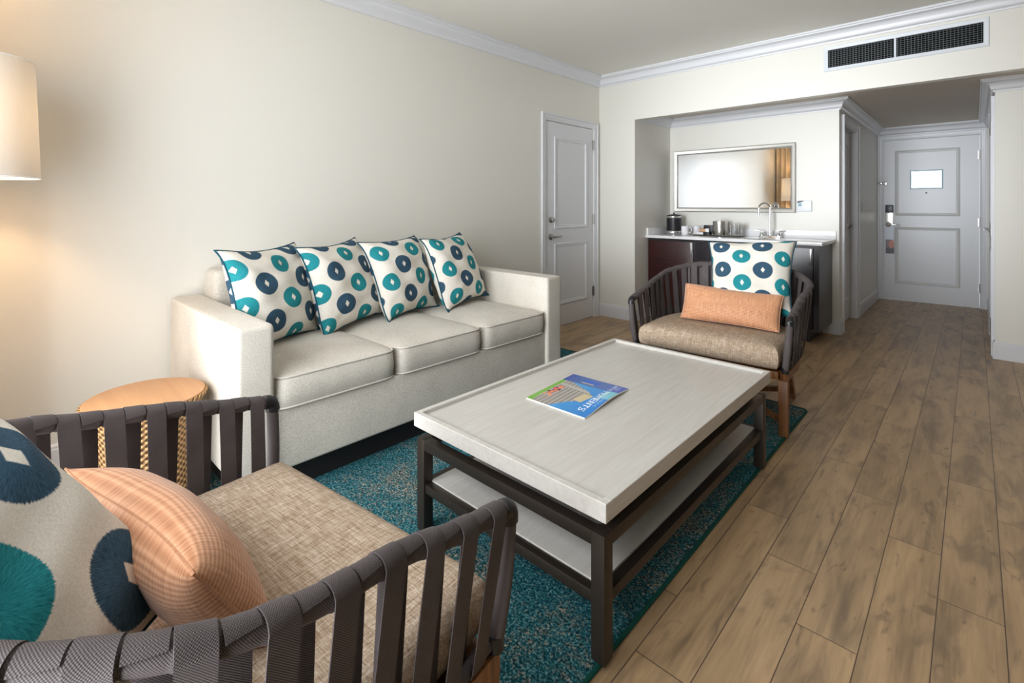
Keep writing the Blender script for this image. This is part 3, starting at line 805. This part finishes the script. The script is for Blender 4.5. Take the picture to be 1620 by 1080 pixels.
def make_chair(label, loc, rz, leg_lift=(0, 0, 0, 0)):
    t = thing('woven_armchair', label, 'armchair', loc, rz, 'webbed tub armchairs')
    n_out = 25; L = RA[-1]; pitch = (L-0.05)/n_out
    # top rail: webbing wrapped tube with a step at every seam
    pts, rs = [], []
    N = 460
    for i in range(N+1):
        s = L*i/N; P, _, _, _, _ = rat(s); pts.append(P)
        k = ((s-0.025)/pitch*2) % 1.0; par = int(max(0, (s-0.025))/pitch*2) % 2
        rs.append(RR + (0.0016 if par == 0 else 0.0) - (0.0016 if k < 0.06 or k > 0.94 else 0))
    bm = bmesh.new(); tube(bm, pts, rs, 14); obj('arm_rail', bm, STRAP, t, True)
    bm = bmesh.new(); tube(bm, BC, RB, 10); obj('seat_ring', bm, STRAP, t, True)
    for sgn, s in ((1, 0), (-1, L)):
        P, B, n, tr, tb = rat(s)
        
        bm = bmesh.new(); tube(bm, catmull([P+Vector((0, -0.020, 0.002)), P+Vector((0, -0.006, 0.001)), P+Vector((0, 0.006, -0.008)), P+Vector((-sgn*0.001, 0.009, -0.028))], 5), 0.0198, 14); obj('end_cap', bm, BLACK, t, True)
        a = P+Vector((0, 0.008, -0.02)); c = Vector((B.x+sgn*0.006, 0.016, 0.352)); m = (a+c)/2+Vector((sgn*0.003, 0.006, 0))
        bm = bmesh.new(); tube(bm, catmull([a, m, c], 8), 0.0165, 14); obj('front_post', bm, STRAP, t, True)
        bm = bmesh.new(); tube(bm, [c+Vector((0, 0, 0.025)), c+Vector((0, 0, -0.006))], 0.0185, 14); obj('end_cap', bm, BLACK, t, True)
    for s in (0.30, 0.74, L-0.74, L-0.30):
        P, B, n, tr, tb = rat(s)
        bm = bmesh.new(); tube(bm, [P-n*0.004, (P+B)/2-n*0.002, B], 0.012, 12); obj('post', bm, STRAP, t, True)
    # individual straps, one outside and one slanting inside
    for i in range(n_out):
        s = 0.025+(i+0.25)*pitch
        sh = pitch*0.22 if s < L/2 else -pitch*0.22
        # outside strap, leaning back towards its foot
        P, _, n, tr, _ = rat(s); _, B, nb, _, tb = rat(s+sh)
        o1, o2 = RR+0.003, RB+0.003
        A = P+n*o1; D = B+nb*o2
        arc = [P+n*o1*math.cos(R(a))+Vector((0, 0, o1*math.sin(R(a)))) for a in range(180, -1, -15)]
        pp = arc+[
              A.lerp(D, 0.15), A.lerp(D, 0.4), A.lerp(D, 0.7), A.lerp(D, 0.93), D, B+nb*o2*0.6-Vector((0, 0, o2*0.8)), B-Vector((0, 0, o2))]
        bm = bmesh.new(); ribbon(bm, pp, [tr]*15+[tb]*5, 0.040, 0.0022); obj('strap', bm, STRAP, t, True)
        # inside strap, upright
        P, B, n2, tr2, tb2 = rat(s+pitch*0.5)
        o1 = RR+0.0015
        A = P-n2*o1; D = B-n2*o2
        arc = [P-n2*o1*math.cos(R(a))+Vector((0, 0, o1*math.sin(R(a)))) for a in range(150, -1, -15)]
        pp = arc+[
              A.lerp(D, 0.15), A.lerp(D, 0.4), A.lerp(D, 0.7), A.lerp(D, 0.93), D, B-Vector((0, 0, o2))]
        bm = bmesh.new(); ribbon(bm, pp, [tr2]*13+[tb2]*4, 0.040, 0.0022); obj('strap', bm, STRAP, t, True)
    # wooden seat frame
    fr = [(.432, .02), (.432, -.16), (.428, -.32), (.38, -.50), (.29, -.60), (.15, -.66), (0, -.675)]
    outl = catmull([(x, y, 0) for x, y in fr]+[(-x, y, 0) for x, y in fr[-2::-1]], 5)
    bm = bmesh.new()
    rings = []
    inner = [Vector((p.x*0.86, p.y*0.88-0.045, 0)) for p in outl]
    for z in (0.302, 0.346):
        rings.append([bm.verts.new((p.x, p.y, z)) for p in outl]); rings.append([bm.verts.new((p.x, p.y, z)) for p in inner])
    m = len(outl); lo, li, ho, hi = rings
    for k in range(m):
        k2 = (k+1) % m
        if k == m-1: continue
        bm.faces.new((lo[k], lo[k2], ho[k2], ho[k])); bm.faces.new((li[k2], li[k], hi[k], hi[k2]))
        bm.faces.new((ho[k], ho[k2], hi[k2], hi[k])); bm.faces.new((lo[k2], lo[k], li[k], li[k2]))
    for k in (0, m-1): bm.faces.new((lo[k], ho[k], hi[k], li[k]))
    obj('seat_frame', bm, CHWOOD, t)
    bx('front_rail', CHWOOD, t, -0.388, -0.025, 0.304, 0.388, 0.015, 0.344, bev=0.003)
    bx('seat_deck', BLACK, t, -0.37, -0.55, 0.336, 0.37, -0.03, 0.350)
    k = 0
    for sx in (1, -1):
        z = leg_lift[k]; k += 1
        bx('leg', CHWOOD, t, sx*0.388, -0.028, z, sx*0.432, 0.020, 0.304, bev=0.003)
        z = leg_lift[k]; k += 1
        bm = bmesh.new(); box(bm, sx*0.28, -0.60, 0, sx*0.325, -0.555, 0.304, bev=0.003)
        for v in bm.verts:
            f = 1-v.co.z/0.304
            v.co.x += sx*0.03*f; v.co.y -= 0.02*f; v.co.z = z+v.co.z*(0.304-z)/0.304
        obj('leg', bm, CHWOOD, t)
    for sx in (1, -1):
        a = Vector((sx*0.395, -0.02, 0.075)); b = Vector((-sx*0.32, -0.58, 0.075)); d = (b-a).normalized(); s_ = Vector((d.y, -d.x, 0))*0.012
        bm = bmesh.new(); z0, z1 = 0.06+(0.012 if sx < 0 else 0), 0.09+(0.012 if sx < 0 else 0)
        q = [bm.verts.new((p.x+e*s_.x, p.y+e*s_.y, z)) for z in (z0, z1) for p, e in ((a, 1), (a, -1), (b, -1), (b, 1))]
        for f in ((0, 1, 2, 3), (7, 6, 5, 4), (0, 4, 5, 1), (1, 5, 6, 2), (2, 6, 7, 3), (3, 7, 4, 0)): bm.faces.new([q[i] for i in f])
        obj('stretcher', bm, CHWOOD, t)
    # loose cushion that fills the tub
    co = [(.392, .030), (.396, -.12), (.398, -.25), (.386, -.38), (.345, -.50), (.265, -.585), (.14, -.635), (0, -.648)]
    pl = catmull([(x, y, 0) for x, y in co]+[(-x, y, 0) for x, y in co[-2::-1]], 6)
    pl = [(p.x, p.y) for p in pl]
    front = [(-.392+0.784*k/14, .036) for k in range(0, 15)]
    # soften the two front corners
    pl = pl[1:-1]+[(-.389, .031)]+front[1:-1]+[(.389, .031)]
    bm = bmesh.new()
    slab(bm, pl, [(0.035, 0.351), (0.012, 0.357), (0.002, 0.370), (-0.004, 0.400), (-0.003, 0.435), (0.004, 0.457), (0.016, 0.471), (0.035, 0.479), (0.08, 0.486), (0.14, 0.489)])
    obj('seat_cushion', bm, LINEN, t, True)
    return t
FARC, NEARC = (-1.139, 2.837), (-1.107, 0.617)
make_chair('woven grey webbing armchair at the far end of the coffee table, facing the camera', (*FARC, 0), PI+R(2.75), (0.014, 0.014, 0.014, 0.014))
make_chair('large woven grey webbing armchair in the near left foreground, seen from behind', (*NEARC, 0), R(7.2), (0.014, 0.014, 0.014, 0.014))

pillow('throw_pillow', 'teal and navy dotted square pillow propped on the far armchair', 'pillow', (-1.045, 3.335, 0.772), 14, 33, -1, 0.266, 0.262, 0.095, IKAT, TEALP, 11, (0.11, 0.0), taper=0.12)
pillow('lumbar_pillow', 'small coral lumbar pillow in front of the dotted one on the far armchair', 'pillow', (-1.10, 3.13, 0.598), 6, 26, 1.5, 0.285, 0.112, 0.062, LUMB, None, 12, seam=True, pinch=0.03, ear=0.01, wr_=0.3)
pillow('throw_pillow', 'large dotted pillow at the lower left edge on the near armchair', 'pillow', (-0.953, -0.026, 0.697), 142, 36, -4, 0.25, 0.25, 0.08, IKAT, TEALP, 13, (0.104, -0.087), uvs=0.70)
pillow('lumbar_pillow', 'coral orange lumbar pillow lying on the near armchair seat', 'pillow', (-1.117, 0.232, 0.585), 187.4, 38, 0, 0.285, 0.118, 0.076, LUMB, None, 14, seam=True, pinch=0.03, ear=0.0, wr_=0.25)

# ------------------------------------------------------------------ drum side table
st = thing('side_table', 'round tan drum side table with braided rim beside the left sofa arm', 'side table', (-2.365, 0.425, 0.014))
st.scale = (1, 1, 0.97)
bm = bmesh.new(); lathe(bm, [(0, 0.468), (0.19, 0.468), (0.196, 0.472), (0.196, 0.478), (0.190, 0.482), (0, 0.482)], 48); obj('table_top', bm, DRUMTOP, st, True)
bm = bmesh.new(); lathe(bm, [(0, 0.0), (0.165, 0.0), (0.172, 0.02), (0.155, 0.12), (0.148, 0.235), (0.155, 0.35), (0.178, 0.44), (0.190, 0.468), (0, 0.468)], 60, uvs=True); obj('woven_body', bm, RATTAN, st, True)
bm = bmesh.new()
for ph in (0, 1):
    pts = []
    for k in range(288):
        a = 2*PI*k/288; w_ = a*48+ph*PI
        r_ = 0.197+0.0045*math.cos(w_); pts.append((r_*math.cos(a), r_*math.sin(a), 0.466+0.006*math.sin(w_)))
    tube(bm, pts, 0.0048, 6, closed=True)
obj('braided_rim', bm, RATTAN, st, True)

# ------------------------------------------------------------------ floor lamp
LP = (-2.666, -0.052)
lp = thing('floor_lamp', 'floor lamp with a glowing white drum shade at the left edge', 'lamp', (*LP, 0))
bm = bmesh.new(); lathe(bm, [(0.178, 1.762), (0.180, 1.758), (0.196, 1.322), (0.1945, 1.322), (0.1785, 1.758), (0.1765, 1.762), (0.178, 1.762)], 64); obj('lamp_shade', bm, SHADE, lp, True)
bm = bmesh.new(); tube(bm, [(0.1955*math.cos(2*PI*k/64), 0.1955*math.sin(2*PI*k/64), 1.325) for k in range(64)], 0.0025, 6, closed=True)
obj('shade_trim', bm, PAPER, lp, True); bm = bmesh.new(); tube(bm, [(0.179*math.cos(2*PI*k/64), 0.179*math.sin(2*PI*k/64), 1.760) for k in range(64)], 0.0025, 6, closed=True); obj('shade_trim', bm, PAPER, lp, True)
bm = bmesh.new(); lathe(bm, [(0, 0), (0.14, 0), (0.14, 0.015), (0.13, 0.022), (0.02, 0.028), (0.012, 0.04), (0.012, 1.55), (0.018, 1.56), (0.018, 1.58), (0, 1.58)], 32); obj('pole', bm, NICKEL, lp, True)
bm = bmesh.new()
for k in range(3):
    a = 2*PI*k/3+0.4; tube(bm, [(0.015*math.cos(a), 0.015*math.sin(a), 1.44), (0.19*math.cos(a), 0.19*math.sin(a), 1.345)], 0.002, 6)
obj('shade_spider', bm, NICKEL, lp, True)
BULB = M('bulb_glass', (1, 0.85, 0.6), 0.3); BULB.set('Emission Color', (1, 0.70, 0.40, 1)); BULB.set('Emission Strength', 12)
bm = bmesh.new(); lathe(bm, [(0, 1.582), (0.013, 1.582), (0.016, 1.592), (0.03, 1.61), (0.033, 1.63), (0.026, 1.65), (0, 1.662)], 24); obj('bulb', bm, BULB.m, lp, True)
pl_ = bpy.data.lights.new('lamp_light', 'POINT'); pl_.energy = 23; pl_.color = (1.0, 0.64, 0.34); pl_.shadow_soft_size = 0.045
plo = bpy.data.objects.new('lamp_light', pl_); C.objects.link(plo); plo.location = (LP[0], LP[1], 1.53)

# curtain beside the window (seen in the mirror)
cu = thing('curtain', 'pleated beige drape behind the floor lamp, seen in the mirror', 'curtain', (-2.66, -0.335, 0))
bm = bmesh.new(); nn = 150
top = []; bot = []
for s in (0, 1):
    rowa = []
    for k in range(nn+1):
        x = -0.37+0.80*k/nn; y = 0.035*math.sin(k/nn*PI*2*9)+s*0.004
        rowa.append((bm.verts.new((x, y*0.8, 2.42)), bm.verts.new((x, y, 1.2)), bm.verts.new((x, y*1.1, 0.02))))
    top.append(rowa)
for k in range(nn):
    for j in range(2):
        for s in (0, 1):
            A, B = top[s][k], top[s][k+1]; bm.faces.new((A[j], B[j], B[j+1], A[j+1]))
for k in (0, nn):
    for j in range(2): bm.faces.new((top[0][k][j], top[1][k][j], top[1][k][j+1], top[0][k][j+1]))
obj('fabric', bm, DRAPE, cu, True)
bm = bmesh.new(); tube(bm, [(-0.38, 0, 2.44), (2.6, 0, 2.44)], 0.014, 12); obj('curtain_rod', bm, NICKEL, cu, True)

# ------------------------------------------------------------------ wet bar
CBZ = 0.872
cab = thing('bar_cabinet', 'dark mahogany wet bar cabinet standing in the wall niche', 'cabinet', (-1.80, 5.2, 0))
def cb(name, mat, *a, bev=0.0):
    a = (a[0]+1.80, a[1]-5.2, a[2], a[3]+1.80, a[4]-5.2, a[5]); return bx(name, mat, cab, *a, bev=bev)
cb('carcass', BLACKWOOD, -2.605, 4.955, 0.11, -0.985, 5.495, CBZ)
cb('toe_kick', BLACK, -2.605, 5.03, 0.0, -1.075, 5.495, 0.11)
for i, (x0, x1) in enumerate(((-2.595, -2.10), (-2.06, -1.56), (-1.52, -1.03))):
    dr = cb('door', MAHOG if i == 0 else BLACKWOOD, x0, 4.935, 0.13, x1, 4.956, 0.845, bev=0.002)
    bm = bmesh.new(); box(bm, x1-0.022+1.8, 4.915-5.2, 0.70, x1-0.006+1.8, 4.936-5.2, 0.84, 0.002); obj('handle', bm, NICKEL, dr, True)
wt = thing('worktop', 'white quartz worktop with low backsplash on the dark bar cabinet', 'worktop', (-1.80, 5.2, CBZ))
def wb(name, mat, *a, bev=0.0):
    a = (a[0]+1.80, a[1]-5.2, a[2]-CBZ, a[3]+1.80, a[4]-5.2, a[5]-CBZ); return bx(name, mat, wt, *a, bev=bev)
wb('slab', QUARTZ, -2.608, 4.90, CBZ, -0.952, 5.498, 0.90, bev=0.002)
wb('backsplash', QUARTZ, -2.590, 5.475, 0.90, -0.952, 5.498, 0.975, bev=0.001)
wb('side_splash', QUARTZ, -2.608, 4.92, 0.90, -2.588, 5.498, 0.975, bev=0.001)
# sink set into the top
sk = thing('sink', 'small round chrome sink basin set into the white worktop', 'sink', (-1.49, 5.16, 0.90))
bm = bmesh.new(); lathe(bm, [(0, 0.0008), (0.03, 0.0008), (0.12, 0.001), (0.165, 0.002), (0.175, 0.005), (0.185, 0.006), (0.196, 0.004), (0.20, 0.0002), (0, 0.0002)], 48); obj('rim', bm, CHROME, sk, True)
bm = bmesh.new(); lathe(bm, [(0.0, 0.0012), (0.022, 0.0016), (0.024, 0.003), (0.02, 0.004), (0, 0.003)], 24); obj('drain', bm, STEEL, sk, True)
fc = thing('faucet', 'tall chrome gooseneck faucet with two lever handles behind the sink', 'faucet', (-1.49, 5.36, 0.90))
bm = bmesh.new(); box(bm, -0.10, -0.028, 0, 0.10, 0.028, 0.022, 0.01, 3); obj('deck_plate', bm, CHROME, fc, True)
bm = bmesh.new(); tube(bm, [(0, 0, 0.02), (0, 0, 0.06)], 0.017, 16)
sp = [(0, 0, 0.05), (0, 0, 0.29)]+[(-0.037+0.037*math.cos(R(a)), -0.052+0.052*math.cos(R(a)), 0.29+0.052*math.sin(R(a))) for a in range(20, 181, 20)]+[(-0.075, -0.106, 0.245)]
tube(bm, catmull(sp, 4), 0.0105, 14); tube(bm, [(-0.075, -0.106, 0.262), (-0.075, -0.106, 0.225)], 0.0125, 14); obj('spout', bm, CHROME, fc, True)
for s in (-1, 1):
    bm = bmesh.new(); lathe(bm, [(0, 0.02), (0.022, 0.02), (0.022, 0.03), (0.013, 0.045), (0.013, 0.06), (0, 0.064)], 18, (s*0.075, 0, 0))
    tube(bm, [(s*0.075, 0, 0.056), (s*0.105, -0.008, 0.066), (s*0.145, -0.015, 0.070)], [0.007, 0.0065, 0.006], 10); obj('lever_handle', bm, CHROME, fc, True)
# ice bucket / kettle
kt = thing('ice_bucket', 'black insulated bucket with chrome bands at the left end of the worktop', 'ice bucket', (-2.47, 5.30, 0.90))
bm = bmesh.new(); lathe(bm, [(0, 0.001), (0.078, 0.001), (0.080, 0.006), (0.080, 0.205), (0, 0.205)], 40); obj('body', bm, BLACK, kt, True)
bm = bmesh.new(); lathe(bm, [(0.0805, 0.0), (0.082, 0.002), (0.082, 0.036), (0.0805, 0.038)], 40); lathe(bm, [(0.0805, 0.180), (0.082, 0.182), (0.082, 0.202), (0.0805, 0.204)], 40); obj('chrome_bands', bm, CHROME, kt, True)
bm = bmesh.new(); lathe(bm, [(0.080, 0.204), (0.076, 0.212), (0.03, 0.222), (0.010, 0.224), (0.008, 0.232), (0.012, 0.238), (0.0, 0.242)], 40); obj('lid', bm, BLACK, kt, True)
bm = bmesh.new(); tube(bm, catmull([(0.080, 0, 0.19), (0.098, 0, 0.185), (0.100, 0, 0.10), (0.098, 0, 0.03), (0.080, 0, 0.022)], 5), 0.004, 8); obj('handle', bm, CHROME, kt, True)
def mug(label, x, y, rz):
    t = thing('mug', label, 'mug', (x, y, 0.90), rz, 'white mugs on the worktop')
    bm = bmesh.new(); lathe(bm, [(0, 0.001), (0.034, 0.001), (0.038, 0.006), (0.040, 0.092), (0.038, 0.094), (0.0365, 0.092), (0.034, 0.01), (0, 0.006)], 32); obj('body', bm, PORC, t, True)
    bm = bmesh.new(); tube(bm, catmull([(0.038, 0, 0.078), (0.058, 0, 0.076), (0.066, 0, 0.052), (0.056, 0, 0.026), (0.037, 0, 0.02)], 5), 0.0048, 8); obj('handle', bm, PORC, t, True)
mug('white mug next to the black ice bucket, front of the pair', -2.315, 5.24, 0.3)
mug('white mug set back between the front mug and the tray', -2.235, 5.36, 0.2)
tr = thing('serving_tray', 'flat dark steel serving tray on the worktop under the pot and glasses', 'tray', (-1.975, 5.28, 0.90))
bm = bmesh.new(); slab(bm, rr_outline(-0.245, -0.12, 0.245, 0.12, 0.02), [(0.03, 0.001), (0.02, 0.001), (0.0, 0.012), (0.003, 0.014), (0.022, 0.004), (0.03, 0.004)]); obj('tray_body', bm, STEEL, tr, True)
pt_ = thing('steel_pot', 'round brushed steel lidded pot in the middle of the tray', 'pot', (-1.955, 5.29, 0.904))
bm = bmesh.new(); lathe(bm, [(0, 0.0), (0.070, 0.0), (0.072, 0.004), (0.072, 0.146), (0.070, 0.148), (0, 0.148)], 40); obj('body', bm, STEEL, pt_, True)
bm = bmesh.new(); lathe(bm, [(0.074, 0.145), (0.074, 0.151), (0.04, 0.157), (0.012, 0.158), (0.012, 0.165), (0, 0.167)], 40); obj('lid', bm, STEEL, pt_, True)
for k, (x, y, lab) in enumerate(((-1.835, 5.24, 'front left of the three tumblers right of the steel pot'), (-1.765, 5.27, 'clear tumbler at the right end of the tray, nearest the sink'), (-1.83, 5.34, 'clear tumbler at the back of the tray behind the other two'))):
    g = thing('tumbler', 'clear glass tumbler, '+lab if k == 0 else lab, 'glass', (x, y, 0.904), 0, 'tumblers on the tray')
    bm = bmesh.new(); lathe(bm, [(0, 0.0), (0.027, 0.0), (0.031, 0.13), (0.0295, 0.13), (0.0258, 0.008), (0, 0.008)], 28); obj('body', bm, GLASS, g, True)
cd = thing('coffee_caddy', 'black and amber coffee sachet caddy at the left end of the tray', 'caddy', (-2.10, 5.27, 0.904))
bx('holder', BLACK, cd, -0.035, -0.02, 0.0, 0.045, 0.06, 0.035, bev=0.002)
bx('dark_sachet', BLACK, cd, -0.03, 0.02, 0.035, 0.065, 0.055, 0.105, bev=0.003)
bx('amber_sachet', AMBER, cd, -0.06, -0.018, 0.034, 0.005, 0.018, 0.068, bev=0.003)
bx('white_sachet', PAPER, cd, -0.085, -0.045, 0.001, -0.012, -0.022, 0.030, bev=0.003)
bx('white_box', PAPER, cd, 0.006, -0.021, 0.034, 0.04, 0.015, 0.07, bev=0.002)

# do-not-disturb card hanging from the entry door lever
dh = thing('door_hanger', 'photo door hanger card hanging from the chrome lever of the entry door', 'door hanger', (-0.80, YE-0.022, 0.60))
bm = bmesh.new(); cl = bm.loops.layers.float_color.new('print')
for i in range(20):
    for j in range(60):
        x0, x1 = -0.043+0.086*i/20, -0.043+0.086*(i+1)/20; z0, z1 = 0.37*j/60, 0.37*(j+1)/60
        u, v = (i+.5)/20, (j+.5)/60
        if (u-0.3)**2*0.0074+(v*0.37-0.372)**2 < 0.0011: continue
        if v > 0.48: c = (206, 216, 230)
        else:
            c = (70, 66, 80) if v < 0.2 else (120, 100, 112)
            if ((u-0.68)/0.32)**2+((v-0.32)/0.14)**2 < 1: c = (190, 108, 88)
            if u > 0.8 and v > 0.42: c = (226, 160, 140)
        vs4 = [bm.verts.new(p) for p in ((x0, 0, z0), (x1, 0, z0), (x1, 0, z1), (x0, 0, z1))]
        f = bm.faces.new(vs4)
        for lp in f.loops: lp[cl] = (*lin(c), 1)
bmesh.ops.remove_doubles(bm, verts=bm.verts[:], dist=1e-5)
r = bmesh.ops.extrude_face_region(bm, geom=bm.faces[:])
for v in r['geom']:
    if isinstance(v, bmesh.types.BMVert): v.co.y += 0.001
obj('card', bm, PRINT, dh)
